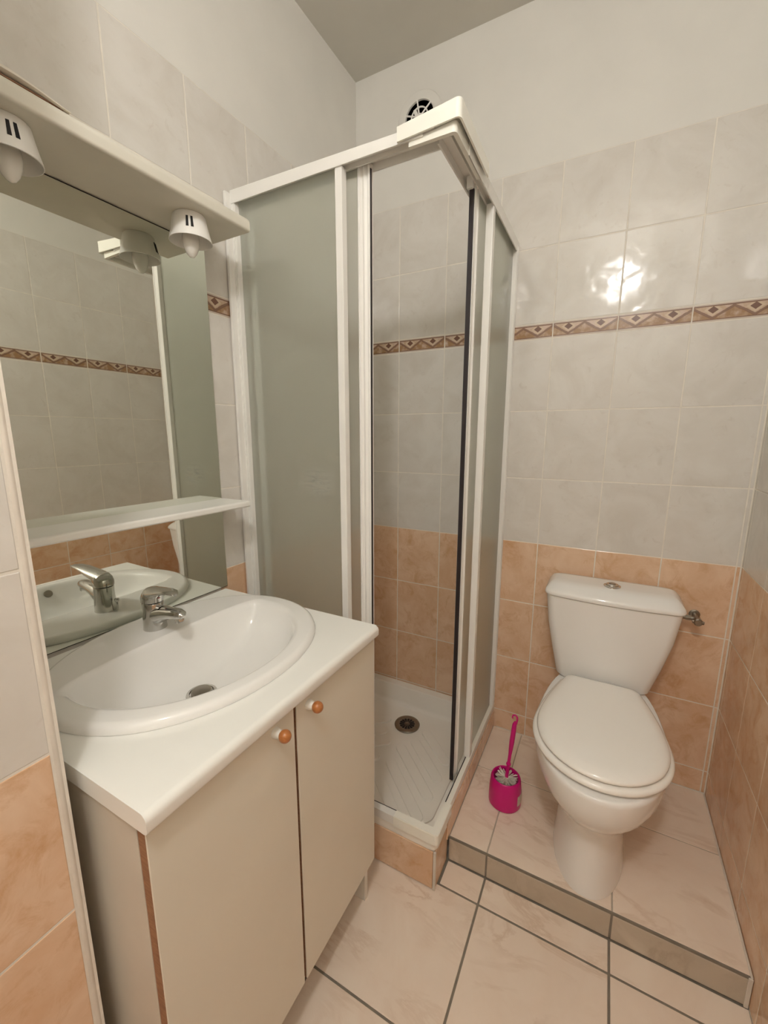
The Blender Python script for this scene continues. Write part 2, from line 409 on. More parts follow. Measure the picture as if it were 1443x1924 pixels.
# ------------------------------------------------------------------ floor, raised platform
fl = struct(obj('floor', box(-.15, XR + .15, YF - .15, .15, -.1, -.0018, 0), M['grout_dark'], smooth=False), 'floor of beige pink marbled square tiles with grey joints', 'floor')
FX = [.1315 - .334, .1315, .4655, .7995, 1.1335, 1.4675]
def floor_tile(parent, x0, x1, y0, y1, z, mat='floor_tile', j=.0030, th=.006):
    if x1 - x0 < .012 or y1 - y0 < .012: return
    bm = box(x0 + j, x1 - j, y0 + j, y1 - j, z - th, z, .0011, 1)
    o = obj('floor_tile' if mat == 'floor_tile' else 'riser_tile', bm, M[mat], parent, True, 40, loc=((x0 + x1) / 2, (y0 + y1) / 2, z))
    o.rotation_euler = (rng.uniform(-.0015, .0015), rng.uniform(-.0015, .0015), 0)
    return o
FY = [YS, -.6649, -.6649 - .337, -.6649 - .674, -.6649 - 1.011, -.6649 - 1.348, -.6649 - 1.685, -.6649 - 2.022]
for i in range(len(FX) - 1):
    for k in range(len(FY) - 1):
        x0, x1 = max(FX[i], .02), min(FX[i + 1], XR + .003)
        y1, y0 = FY[k], max(FY[k + 1], YF)
        if k == 0: x0 = max(x0, .679)
        if k >= 3: x0 = max(x0, XP)
        floor_tile(fl, x0, x1, y0, y1, 0.0)
pf = obj('floor_platform', box(.679, XR, YS + .005, -.001, .0, ZP - .0018, 0), M['grout_mid'], smooth=False)
struct(pf, 'low tiled platform carrying the toilet, one step above the floor', 'step')
for i in range(2, len(FX) - 1):
    x0, x1 = max(FX[i], .680), min(FX[i + 1], XR + .001)
    if x1 <= x0: continue
    floor_tile(pf, x0, x1, -.253, -.001, ZP, j=.0016)
    floor_tile(pf, x0, x1, YS + .003, -.253, ZP, j=.0020)
    # riser
    if x1 - x0 > .02:
        bm = box(x0 + .0028, x1 - .0028, YS, YS + .006, .0030, ZP - .0075, .001, 1)
        obj('riser_tile', bm, M['riser_tile'], pf, True, 40, loc=((x0 + x1) / 2, YS, ZP / 2))
obj('riser_joint', box(.682, XR - .002, YS + .0018, YS + .0056, .002, ZP - .0078, 0), M['grout_dark'], pf)
obj('nosing_joint', box(.680, XR - .002, YS + .0012, YS + .0055, ZP - .0078, ZP - .0008, 0), M['grout_dark'], pf)
bm = bmesh.new()
add_box(bm, .69, XR - .002, -.006, -.001, ZP - .002, ZP + .0025, .0012, 1)
add_box(bm, XR - .006, XR - .001, YS, -.006, ZP - .002, ZP + .0025, .0012, 1)
add_box(bm, XR - .010, XR - .001, YS - .003, YS + .001, .0, ZP, .0012, 1)
obj('sealant_line', bm, M['silicone'], pf)

# ------------------------------------------------------------------ shower plinth and tray
PX, PY = .676, -.692
bm = bmesh.new()
add_box(bm, .004, PX - .006, PY + .006, PY + .012, .0, .132); add_box(bm, PX - .016, PX - .006, PY + .012, -.003, .0, .132)
pl = obj('trim_3', bm, M['grout_light'], smooth=False)
struct(pl, 'tiled plinth under the shower tray', 'shower plinth')
for a, b in ((.02, .2), (.2, .47), (.47, .670)):
    if b > .3: place_tile(pl, 'orange_tile', (a, b, -.06, .19), (a, b, .003, .134), lambda u, v: (u, PY, v), 0.0, 'orange_tile', tilt=0)
def side_o(u, v): return (PX, u, v)
for (a, b, z0, z1) in ((-.686, -.585, .003, .134), (-.60, -.38, ZP + .002, .166), (-.38, -.18, ZP + .002, .166), (-.18, -.004, ZP + .002, .166)):
    place_tile(pl, 'orange_tile', (a, b, z0, z1), (a, b, z0, z1), lambda u, v: (PX + (.005 if v > .12 else 0), u, v), math.radians(90), 'orange_tile', tilt=0)
bm = prism([(PX - .006, PY - .0008), (PX - .0005, PY - .0012), (PX + .0012, PY - .0002), (PX + .0008, PY + .006), (PX - .004, PY + .005)], 'z', .002, .134)
obj('corner_bead', bm, M['silicone'], pl)

st = thing('shower_tray', 'square off-white shower tray with ribbed base behind the glass enclosure', 'shower tray', (.34, -.34, .132))
def rrect(x0, x1, y0, y1, r, z, n=6):
    out = []
    for cx, cy, a0 in ((x1 - r, y1 - r, 0), (x0 + r, y1 - r, 90), (x0 + r, y0 + r, 180), (x1 - r, y0 + r, 270)):
        for k in range(n + 1):
            a = math.radians(a0 + 90 * k / n); out.append((cx + r * math.cos(a), cy + r * math.sin(a), z))
    return out
TX0, TX1, TY0, TY1 = .008, .6780, -.6905, -.003
rings = [rrect(TX0 + .03, TX1 - .03, TY0 + .03, TY1 - .02, .03, .060), rrect(TX0 + .002, TX1 - .002, TY0 + .002, TY1, .02, .134), rrect(TX0, TX1, TY0, TY1, .02, .138), rrect(TX0, TX1, TY0, TY1, .02, .163), rrect(TX0 + .003, TX1 - .003, TY0 + .003, TY1 - .001, .018, .166),
         rrect(TX0 + .030, TX1 - .036, TY0 + .036, TY1 - .034, .04, .166), rrect(TX0 + .036, TX1 - .042, TY0 + .042, TY1 - .040, .045, .160), rrect(TX0 + .046, TX1 - .052, TY0 + .052, TY1 - .050, .05, .100), rrect(TX0 + .062, TX1 - .068, TY0 + .068, TY1 - .066, .05, .088), rrect(.25, .44, -.27, -.08, .09, .084)]
obj('basin', loft(rings, True, True), M['tray'], st, angle=50)
# embossed ribs fanning to both sides of the middle line
DC = (.346, -.176)
def rib(p, d, L, w):
    d = Vector((d[0], d[1], 0)).normalized(); s = Vector((-d.y, d.x, 0)); p = Vector((p[0], p[1], 0)); bm = bmesh.new()
    def rr(inset, z):
        n = 5; out = []
        for c, a0 in ((p + d * L, -90), (p, 90)):
            for k in range(n + 1):
                a = math.radians(a0 + 180 * k / n)
                out.append(c + d * (math.cos(a) * (w / 2 - inset)) + s * (math.sin(a) * (w / 2 - inset)) + Vector((0, 0, z)))
        return out
    add_loft(bm, [rr(0, .0845), rr(0, .0885), rr(.0025, .0905)])
    return bm
for k, y in enumerate((-.10, -.19, -.28, -.37, -.46)):
    for sx in (1, -1):
        x0 = DC[0] + sx * (.095 if k == 0 else (.075 if k == 1 else .035)); yy = y - (abs(x0 - DC[0]) * .9)
        Lx = (.565 - x0) / .74 if sx > 0 else (x0 - .12) / .74
        Ly = (yy + .60) / .67
        L = min(Lx, Ly)
        if L > .03: obj('rib', rib((x0, yy), (sx * .74, -.67), L, .040), M['tray'], st, angle=50)
dz = .0895
dn = obj('drain', lathe([(.03, -.01), (.054, -.004), (.055, .000), (.053, .003), (.046, .0045), (.036, .003), (.034, .0015), (.02, .0015), (.01, .0015)], (DC[0], DC[1], dz), n=40), M['steel'], st)
for k in range(14):
    a = 2 * math.pi * k / 14; c = Vector((DC[0], DC[1], dz + .0016)); d = Vector((math.cos(a), math.sin(a), 0)); s = Vector((-d.y, d.x, 0))
    q = [c + d * .012 - s * .0016, c + d * .031 - s * .0052, c + d * .034, c + d * .031 + s * .0052, c + d * .012 + s * .0016]
    bm = bmesh.new(); add_loft(bm, [[p for p in q], [p + Vector((0, 0, .0008)) for p in q]])
    obj('slot', bm, M['dark'], dn, False)
obj('screw', lathe([(.009, 0), (.008, .004), (.002, .005)], (DC[0], DC[1], dz + .0015), n=16), M['steel'], dn)

# ------------------------------------------------------------------ shower enclosure
se = thing('shower_enclosure', 'white framed corner shower enclosure with frosted sliding panels and open corner', 'shower enclosure', (.34, -.34, .166))
ZB, ZT0, ZT1 = .166, 1.976, 2.006
def ridged_post(axis, u0, u1, v, depth, z0, z1, ridges=3):
    """white aluminium wall profile with vertical ridges on its outer face; axis 'x': runs along x facing -y"""
    pts = []; w = (u1 - u0) / ridges
    for i in range(ridges):
        a = u0 + i * w
        pts += [(a + w * .06, 0), (a + w * .22, -.0028), (a + w * .62, -.0028), (a + w * .80, 0), (a + w * .94, .0022)]
    pts = [(u0, .0)] + pts + [(u1, .0), (u1, depth), (u0, depth)]
    if axis == 'x': return prism([(a, v + b) for a, b in pts], 'z', z0, z1)
    return prism([(v - b, a) for a, b in pts], 'z', z0, z1)
obj('wall_profile', ridged_post('x', .0085, .0225, -.690, .036, ZB, 2.006), M['alu'], se, angle=20)
obj('wall_flange', box(.0005, .0095, -.7125, -.690, ZB, 2.006, .0015), M['alu'], se)
obj('wall_profile', ridged_post('y', -.030, -.0005, .676, .030, ZB + .003, 1.985), M['alu'], se, angle=20)
bm = bmesh.new()
fr = [(.0085, 1.979), (.60, 1.976), (.60, 1.999), (.0085, 2.013)]
add_prism(bm, fr, 'y', -.694, -.690, .0008)
add_box(bm, .0085, .62, -.690, -.632, 1.994, 1.999, .0006, 1)
add_box(bm, .0085, .62, -.662, -.658, 1.982, 1.995, 0)
add_box(bm, .0085, .62, -.636, -.632, 1.976, 1.995, 0)
obj('top_rail', bm, M['alu'], se)
bm = bmesh.new()
add_box(bm, .674, .678, -.60, -.0005, 1.966, 2.000, .0008, 1)
add_box(bm, .622, .674, -.66, -.0005, 1.992, 1.998, .0006, 1)
add_box(bm, .650, .654, -.66, -.0005, 1.978, 1.993, 0)
add_box(bm, .622, .626, -.66, -.0005, 1.972, 1.993, 0)
obj('top_rail', bm, M['alu'], se)
# bottom rails with running track
bm = bmesh.new()
add_box(bm, .0085, .545, -.6975, -.676, ZB + .0042, .200, .0010, 1)
obj('bottom_rail', bm, M['alu'], se)
obj('track_slot', box(.0085, .543, -.676, -.673, ZB + .004, .1985, 0), M['black'], se, False)
bm = bmesh.new()
add_box(bm, .664, .679, -.60, -.0005, ZB + .0035, .199, .0010, 1)
obj('bottom_rail', bm, M['cap'], se)
obj('track_slot', box(.6605, .664, -.58, -.355, ZB + .004, .1965, 0), M['black'], se, False)
def l_rings(x0, y1, xo, yo, w, z0a, z0b, z1a, z1b, r=.012, n=9):
    """closed ring polygon of an L bracket: front leg along y=yo from x0 to xo, side leg along x=xo from yo to y1"""
    outer = [(x0, yo)] + [(xo - r + r * math.cos(math.radians(a)), yo + r + r * math.sin(math.radians(a))) for a in [270 + 90 * k / n for k in range(n + 1)]] + [(xo, y1)]
    ri = max(r - w, .002)
    inner = [(xo - w, y1)] + [(xo - w - ri + ri * math.cos(math.radians(a)), yo + w + ri + ri * math.sin(math.radians(a))) for a in [360 - 90 * k / n for k in range(n + 1)]] + [(x0, yo + w)]
    return outer + inner
lp = l_rings(.541, -.47, .6885, -.7015, .0045, 0, 0, 0, 0)
def ztop(x, y): return 2.0065 + .0145 * min(1, max(0, (x - .541) / .147)) - .010 * min(1, max(0, (y + .70) / .23))
def zbot(x, y): return 1.977 + .0075 * min(1, max(0, (x - .541) / .147)) - .004 * min(1, max(0, (y + .70) / .23))
bm = loft([[(x, y, zbot(x, y)) for x, y in lp], [(x, y, ztop(x, y) - .002) for x, y in lp], [(x, y, ztop(x, y)) for x, y in lp]])
outer = [(x, y, ztop(x, y) - .0006) for x, y in l_rings(.5425, -.4715, .6865, -.6995, .055, 0, 0, 0, 0)]
add_loft(bm, [[(x, y, z - .0035) for x, y, z in outer], outer])
cc = obj('corner_cap', bm, M['cap'], se, False)
lp2 = l_rings(.565, -.50, .676, -.690, .010, 0, 0, 0, 0, .010)
bm = loft([[(x, y, 1.966) for x, y in lp2], [(x, y, 1.976 + .012 * max(0, (x - .565) / .11) * (1 if y < -.60 else .6)) for x, y in lp2]])
obj('bracket', bm, M['cap'], cc)
lp3 = l_rings(.543, -.58, .6850, -.7010, .0245, 0, 0, 0, 0, .012)
bm = loft([[(x, y, ZB + .0042) for x, y in lp3], [(x, y, .202) for x, y in lp3]])
lp4 = l_rings(.543, -.58, .6838, -.6998, .0220, 0, 0, 0, 0, .010)
add_loft(bm, [[(x, y, .202) for x, y in lp4], [(x, y, .2045) for x, y in lp4]])
obj('corner_foot', bm, M['cap'], se, False)
# fixed panels
def panel(front, a0, a1, plane, z0, z1):
    """pane 4 mm thick: etched on the outer face, clear on the inner face and the edges"""
    p = box(a0, a1, plane, plane + .004, z0, z1, 0) if front else box(plane - .004, plane, a0, a1, z0, z1, 0)
    for f in p.faces:
        c = f.calc_center_median(); f.material_index = 0 if abs((c.y if front else c.x) - plane) < .0005 else 1
    return p
FR = [M['frost'], M['clear']]
fp = obj('fixed_panel', panel(True, .021, .372, -.6765, .197, 1.985), FR, se, False)
obj('stile', box(.364, .385, -.690, -.668, .199, 1.980, .0022), M['alu'], fp)
fp = obj('fixed_panel', panel(False, -.345, -.028, .664, .197, 1.985), FR, se, False)
obj('stile', box(.655, .6765, -.362, -.338, .197, 1.974, .0022), M['alu'], fp)
# sliding doors, both pushed open
def curved_stile(front, a0, a1, plane, z0, z1):
    w = a1 - a0
    prof = [(0, 0), (0, -.008), (.08, -.0105), (.22, -.0105), (.30, -.006), (.34, -.004), (.42, -.0075), (.56, -.0095), (.68, -.0065), (.74, -.004), (.80, -.0075), (.86, -.0105), (1.0, -.0100), (1.0, .006), (0, .006)]
    if front: return prism([(a0 + w * t, plane + d) for t, d in prof], 'z', z0, z1)
    return prism([(plane - d, a0 + w * (1 - t)) for t, d in prof], 'z', z0, z1)
sd = obj('sliding_door', panel(True, .050, .420, -.647, .186, 1.985), FR, se, False)
obj('stile', curved_stile(True, .407, .444, -.645, .180, 1.988), M['alu'], sd, angle=25)
obj('stile', box(.031, .058, -.652, -.640, .180, 1.988, .003), M['alu'], sd)
obj('seal', box(.4440, .4462, -.6535, -.6475, .186, 1.975, .0005, 1), M['black'], sd)
sd = obj('sliding_door', panel(False, -.425, -.09, .645, .186, 1.985), FR, se, False)
obj('stile', curved_stile(False, -.464, -.424, .643, .180, 1.985), M['alu'], sd, angle=25)
obj('stile', box(.637, .650, -.095, -.07, .180, 1.985, .003), M['alu'], sd)
obj('seal', box(.640, .6515, -.4735, -.4642, .186, 1.965, .0008, 1), M['black'], sd)
bm = box(.634, .651, -.482, -.470, 1.962, 1.992, .002)
obj('roller_block', bm, M['alu'], sd)

# ------------------------------------------------------------------ vanity cabinet, worktop, washbasin, faucet
vc = thing('vanity_cabinet', 'cream two door vanity cabinet under the washbasin with raw brown board edges', 'cabinet', (.27, -1.10, 0))
XD = .531
obj('side_panel', box(.03, .511, -1.398, -1.382, .0, .832, .0008), M['side'], vc)
obj('side_panel', box(.03, .508, -.812, -.7965, .0, .832, .0008), M['edge_white'], vc)
obj('bottom_panel', box(.03, .508, -1.382, -.812, .135, .150, .0005), M['edge_white'], vc)
obj('back_panel', box(.03, .034, -1.382, -.812, .150, .832, 0), M['brown_edge'], vc)
for nm, y0, y1, ky in (('left', -1.3975, -1.1065, -1.158), ('right', -1.0985, -.7955, -1.063)):
    d = obj('door', box(XD - .003, XD, y0, y1, .147, .826, .0006, 1), M['door'], vc)
    obj('board_edge', box(XD - .0185, XD - .003, y0, y1, .147, .826, 0), M['brown_edge'], d)
    kz = .803 if nm == 'left' else .801
    k = obj('knob', lathe([(.0100, 0), (.0100, .004), (.0088, .009), (.0072, .014), (.0060, .017)], (XD, ky, kz), (1, 0, 0), 24), M['edge_white'], d)
    bm = bmesh.new(); bmesh.ops.create_uvsphere(bm, u_segments=24, v_segments=14, radius=.0116); bmesh.ops.translate(bm, verts=bm.verts, vec=(XD + .0235, ky, kz + .001))
    kb = obj('knob_ball', bm, M['knob_wood'], d)
# worktop with rounded front edge
ZW = .862
wt = [(.004, .832), (.004, ZW)] + [(.548 - .012 + .012 * math.sin(math.radians(a)), ZW - .012 + .012 * math.cos(math.radians(a))) for a in range(0, 91, 15)] + [(.548, .838), (.545, .8335), (.540, .832)]
def rect_ring(x1, z, n=20, x0=.004, y0=-1.4045, y1=-.8005):
    c = [(x0, y0), (x1, y0), (x1, y1), (x0, y1)]; out = []
    for a in range(4):
        p, q = c[a], c[(a + 1) % 4]
        for k in range(n): out.append((p[0] + (q[0] - p[0]) * k / n, p[1] + (q[1] - p[1]) * k / n, z))
    return out
def hole_ring(z):
    out = []
    for x, y, _ in rect_ring(.536, 0):
        t = math.atan2((y + 1.091) / .270, (x - .237) / (.227 if x > .237 else .208))
        out.append((.237 + (.227 if x > .237 else .208) * math.cos(t), -1.091 + .270 * math.sin(t), z))
    return out
prof = wt[2:]
rings = [hole_ring(.832), hole_ring(ZW)] + [rect_ring(x, z) for x, z in prof]
wbm = loft(rings + [rings[0]], False, False)
bmesh.ops.remove_doubles(wbm, verts=wbm.verts, dist=.00001)
wk = obj('worktop', wbm, M['laminate'])
wk['label'] = 'white laminate worktop with rounded front edge on the vanity cabinet'; wk['category'] = 'worktop'

wbn = thing('washbasin', 'white oval ceramic inset washbasin in the white worktop', 'washbasin', (.24, -1.09, ZW))
def basin_outer(t, s=0.0):
    x = .237 + ((.245 if math.cos(t) > 0 else .226) - s) * sgn_pow(math.cos(t), .95)
    return x, -1.091 + (.288 - s) * sgn_pow(math.sin(t), .95)
def basin_inner(t, s=1.0):
    c, sn = math.cos(t), math.sin(t)
    if c >= 0: x = .232 + .2135 * c; y = .242 * sgn_pow(sn, .97)
    else: x = .232 - .070 * abs(c) ** .42; y = .242 * sgn_pow(sn, .80)
    return x, -1.094 + y
N = 96; ts = [2 * math.pi * k / N for k in range(N)]
dc = Vector((.272, -1.110))
rings = []
for s, z in ((.020, ZW - .02), (.020, ZW + .0008), (.0, ZW + .0008), (-.0005, ZW + .006), (.002, ZW + .0125), (.007, ZW + .0165), (.013, ZW + .018)):
    rings.append([(*basin_outer(t, s), z) for t in ts])
zr = ZW + .0185
def lerp2(t, f, z):
    i = basin_inner(t); return (dc.x + (i[0] - dc.x) * f, dc.y + (i[1] - dc.y) * f, z)
for f, z in ((1.045, zr), (1.015, zr - .0008), (.985, zr - .006), (.965, zr - .014), (.93, zr - .031), (.87, zr - .055), (.76, zr - .079), (.60, zr - .095), (.40, zr - .105), (.24, zr - .109), (.14, zr - .1108)):
    rings.append([lerp2(t, f, z) for t in ts])
rings.append([(dc.x + .031 * math.cos(t), dc.y + .031 * math.sin(t), zr - .1115) for t in ts])
obj('bowl', loft(rings, False, True), M['ceramic'], wbn, angle=60)
dr2 = obj('drain', lathe([(.030, 0), (.0325, .0015), (.031, .0042), (.026, .0045), (.024, .0010), (.018, .0008)], (dc.x, dc.y, zr - .1117), n=32), M['chrome'], wbn)
obj('plug', lathe([(.0215, 0), (.022, .006), (.020, .009), (.004, .011)], (dc.x, dc.y, zr - .1110), n=28), M['steel'], dr2)
obj('overflow', lathe([(.011, 0), (.011, .002), (.0085, .0025)], (.4335, -1.092, ZW - .005), (-1, 0, .55), 20), M['steel'], wbn)

fa = thing('faucet', 'chrome single lever mixer tap standing at the back of the washbasin', 'faucet', (.101, -1.093, ZW + .018))
fx, fy, fz = .101, -1.093, ZW + .0180
def fring(z, rx, ry, dx, n=28): return [(fx + dx + rx * math.cos(2 * math.pi * k / n), fy + ry * math.sin(2 * math.pi * k / n), fz + z) for k in range(n)]
bm = loft([fring(0, .0258, .0258, 0), fring(.0015, .0262, .0262, 0), fring(.004, .0256, .0256, 0), fring(.02, .0252, .0248, .0005), fring(.045, .0244, .0235, 0), fring(.064, .0240, .0230, -.0015), fring(.066, .0225, .022, -.0015)])
add_tube(bm, [(fx + .000, fy, fz + .030), (fx + .02, fy, fz + .038), (fx + .045, fy, fz + .046), (fx + .07, fy - .001, fz + .051), (fx + .092, fy - .002, fz + .054), (fx + .104, fy - .002, fz + .0535), (fx + .110, fy - .002, fz + .050)],
         [(.021, .024), (.020, .021), (.0175, .0165), (.0160, .0135), (.0150, .0125), (.0125, .010), (.006, .005)], 20, up=(0, 0, 1))
obj('body', bm, M['chrome'], fa, angle=60)
obj('aerator', lathe([(.0100, 0), (.0106, .003), (.0104, .011)], (fx + .0985, fy - .002, fz + .0365), (-.25, 0, 1), 20), M['chrome'], fa)
# lever: domed cap that runs out into a flat tongue over the spout
cap_r = []
bm = bmesh.new()
add_loft(bm, [fring(.0675, .0225, .022, -.0015), fring(.068, .0250, .0242, -.0015), fring(.078, .0255, .0245, -.001), fring(.088, .0235, .0228, .0015), fring(.096, .0180, .0185, .0055), fring(.101, .0100, .011, .0095), fring(.1025, .003, .003, .011)])
add_tube(bm, [(fx - .006, fy, fz + .085), (fx + .018, fy - .001, fz + .0905), (fx + .042, fy - .004, fz + .0975), (fx + .066, fy - .008, fz + .1045), (fx + .088, fy - .012, fz + .1085), (fx + .104, fy - .016, fz + .1085), (fx + .112, fy - .018, fz + .1075)],
         [(.021, .015), (.0225, .0135), (.0215, .0100), (.0190, .0068), (.0155, .0045), (.0100, .0030), (.004, .0015)], 20, up=(0, 0, 1))
lv = obj('lever', bm, M['chrome'], fa, angle=60)
obj('hot_mark', box(fx + .0208, fx + .0255, fy - .0035, fy + .0025, fz + .0775, fz + .083, .0008), M['red'], lv)
bm = tube([(fx - .033, fy + .012, fz), (fx - .033, fy + .012, fz + .026)], .0022, 10)
add_lathe(bm, [(.003, 0), (.0055, .003), (.006, .008), (.004, .010)], (fx - .033, fy + .012, fz + .024), n=16)
obj('pop_up_rod', bm, M['chrome'], fa)

# ------------------------------------------------------------------ mirror unit with canopy, lamps and shelf
mu = thing('mirror_unit', 'wall mirror with white lamp canopy on top and narrow white shelf', 'mirror', (.0056 - .0148 * 1.1 * 0, 0, .864), rotz=ROT_L)
mu.location = (.0056, 0, .864)
def mobj(name, bm, mat, parent=mu, **kw):
    """mirror unit pieces are modelled in the unit's own turned frame (x from the wall, y depth, z height)"""
    me = mesh_from(name, bm, mat, kw.get('smooth', True), kw.get('angle', 35)); me.transform(Matrix.Translation((0, 0, -.864)))
    o = bpy.data.objects.new(name, me); COL.objects.link(o); o.parent = parent
    if kw.get('smooth', True): weighted(o)
    return o
mobj('mirror_gap_shade', box(.0005, .0030, -1.4040, -.7868, .8645, 1.8375, 0), M['dark'], smooth=False)  # dark sheet added behind the glass, stands for shade in the edge gaps
mobj('mirror_glass', box(.0030, .006, -1.4040, -.7882, .8672, 1.8345, .0005, 1), M['mirror'])
ML0, ML1 = -1.4040, -.7830
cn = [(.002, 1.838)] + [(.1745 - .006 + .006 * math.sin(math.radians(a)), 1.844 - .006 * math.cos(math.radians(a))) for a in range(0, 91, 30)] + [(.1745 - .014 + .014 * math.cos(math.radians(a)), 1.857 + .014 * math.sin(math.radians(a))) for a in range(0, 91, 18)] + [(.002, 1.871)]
can = mobj('canopy', prism(cn, 'y', ML0, ML1), M['shaded_white'])
# front veneer strip coming loose near the left end
bm = bmesh.new(); r0 = []
for k in range(17):
    t = k / 16; y = -1.345 + t * .165; gap = .0075 * math.sin(math.pi * t) ** 1.4 + .0002; th = .0055 * (1 - t) + .0008
    r0.append([(.120, y, 1.8712), (.1735, y, 1.8700 + gap), (.1735, y, 1.8700 + gap + th), (.120, y, 1.8712 + gap + th)])
add_loft(bm, r0); mobj('loose_edge_strip', bm, M['veneer'], can)
mobj('gap_shadow_strip', box(.118, .1668, -1.345, -1.18, 1.8708, 1.8722, 0), M['brown_edge'], can, smooth=False)  # brown strip put in for the shadow gap under the lifted strip
sh = [(.006, 1.1265), (.006, 1.144)] + [(.1195 - .006 + .006 * math.sin(math.radians(a)), 1.138 + .006 * math.cos(math.radians(a))) for a in range(0, 91, 30)] + [(.1195, 1.130), (.117, 1.127), (.113, 1.1265)]
mobj('shelf', prism(sh, 'y', ML0, ML1), M['laminate'])
for ly in (-.908, -1.252):
    lx = .107
    holder = mobj('lamp_shade', lathe([(.034, .0), (.0365, -.003), (.0395, -.02), (.0435, -.038), (.0475, -.054), (.0478, -.055), (.0462, -.0555), (.042, -.038), (.037, -.012), (.02, -.010)], (lx, ly, 1.838), n=48), M['plastic_white'])
    mobj('bulb', lathe([(.011, -.012), (.013, -.020), (.0168, -.034), (.0192, -.046), (.0190, -.056), (.0165, -.069), (.0120, -.080), (.006, -.0875), (.001, -.0895)], (lx, ly, 1.838), n=28), M['bulb'], holder)
    for a0 in ((-38, 142) if ly > -1.0 else (-8, 172)):
        for da in (-7, 7):
            a = math.radians(a0 + da); d = Vector((math.cos(a), math.sin(a), 0)); s = Vector((-d.y, d.x, 0)); c = Vector((lx, ly, 0))
            q = []
            for z, r in ((1.8235, .0388), (1.800, .0437)):
                w = .0023 if z > 1.81 else .0029
                q.append((c + d * (r - .003) - s * w + Vector((0, 0, z)), c + d * (r + .0006) - s * w + Vector((0, 0, z)), c + d * (r + .0006) + s * w + Vector((0, 0, z)), c + d * (r - .003) + s * w + Vector((0, 0, z))))
            mobj('vent_slot', loft(q), M['dark'], holder, smooth=False)

# ------------------------------------------------------------------ toilet
to = thing('toilet', 'white close coupled toilet with closed lid on the tiled platform', 'toilet', (1.066, -.33, ZP))
TC = 1.066
def pan_ring(z, hw, yf, yb, hb=None, n=48, e=1.0):
    """egg outline: front rounded, rear half narrower; hb = half width at the rear"""
    hb = hw if hb is None else hb; ym = yf + (yb - yf) * .46; out = []
    for k in range(n):
        t = 2 * math.pi * k / n; c, s = math.cos(t), math.sin(t)
        if c >= 0: y = ym - (ym - yf) * sgn_pow(c, 1.0); x = hw * sgn_pow(s, .94)
        else:
            q = abs(c) ** .62; y = ym + (yb - ym) * q
            w = hw + (hb - hw) * q; x = sgn_pow(s, .48 if e < 1 else .62) * w
        out.append((TC + x, y, z))
    return out
rings = [pan_ring(ZP + .0005, .098, -.575, -.16, .085), pan_ring(ZP + .012, .0975, -.574, -.16, .085), pan_ring(.13, .094, -.570, -.16, .08), pan_ring(.19, .091, -.562, -.155, .078), pan_ring(.245, .090, -.556, -.15, .08), pan_ring(.285, .098, -.566, -.14, .085),
         pan_ring(.315, .116, -.588, -.12, .09), pan_ring(.345, .139, -.618, -.10, .10), pan_ring(.375, .157, -.640, -.07, .11), pan_ring(.405, .169, -.653, -.05, .125), pan_ring(.435, .1755, -.6585, -.04, .14), pan_ring(.460, .178, -.6600, -.035, .15), pan_ring(.469, .177, -.6585, -.035, .15), pan_ring(.475, .170, -.651, -.038, .147)]
obj('pan', loft(rings, True, True), M['ceramic'], to, angle=70)
def seat_ring(z, hw, hb, yf, yb, n=64, s=0.0):
    out = []; ym = -.425
    for k in range(n):
        t = 2 * math.pi * k / n; c, sn = math.cos(t), math.sin(t)
        if c >= 0: y = ym - (ym - yf - s) * sgn_pow(c, .98); x = (hw - s) * sgn_pow(sn, .96)
        else:
            # straight converging sides ending in a rounded straight rear edge
            q = abs(c) ** .55; y = ym + (yb - s - ym) * q
            w = (hw - s) + (hb - hw) * q ** 1.35; x = w * sgn_pow(sn, .22 if abs(sn) < .9 else .5)
        out.append((TC + x, y, z))
    return out
def seat_outline(hw, hb, yf, yb, rc, z, s=0.0):
    """front: half ellipse; sides taper to a straight rear edge with rounded corners"""
    hw -= s; hb -= s * .8; yf += s; yb -= s; ym = -.445; P = []
    for k in range(0, 33):
        t = math.pi * k / 32; P.append((hw * math.cos(t), ym - (ym - yf) * sgn_pow(math.sin(t), .95)))
    def side(u):                                      # smooth taper
        return hw + (hb - hw) * (u ** 1.55)
    L = []
    yc = yb - rc
    for k in range(1, 11):
        u = k / 10; L.append((side(u * (yc - ym) / (yb - ym)), ym + (yc - ym) * u))
    w = L[-1][0]
    C = [(w - rc + rc * math.cos(a) - rc * .12 * math.sin(a), yc + rc * math.sin(a)) for a in [math.pi / 2 * k / 6 for k in range(1, 7)]]
    left = [(-x, y) for x, y in L] + [(-x, y) for x, y in C]
    right = list(reversed(C)) + list(reversed(L))
    # go: right(+hw) -> front -> left(-hw) -> rear left -> rear right -> back
    out = [(TC + x, y, z) for x, y in P + left + right]
    return out
SO = lambda z, s=0.0: seat_outline(.177, .119, -.645, -.172, .03, z, s)
obj('seat', loft([SO(.4755, .03), SO(.4795, .014), SO(.4815, .005), SO(.4845, .001), SO(.488, 0), SO(.4925, .001), SO(.4965, .005), SO(.4985, .010), SO(.499, .02)]), M['seat'], to, angle=60)
LO = lambda z, s=0.0: seat_outline(.166, .106, -.636, -.178, .024, z, s)
obj('lid', loft([LO(.5032, .03), LO(.5032, .008), LO(.5042, .002), LO(.507, 0), LO(.511, .0015), LO(.5165, .007), LO(.5205, .018), LO(.5225, .028), LO(.5230, .045), LO(.5234, .09)]), M['seat'], to, angle=60)
for sx in (-.075, .075):
    obj('hinge', lathe([(.012, 0), (.013, .004), (.013, .012), (.010, .016)], (TC + sx, -.170, .4795), n=20), M['plastic_white'], to)
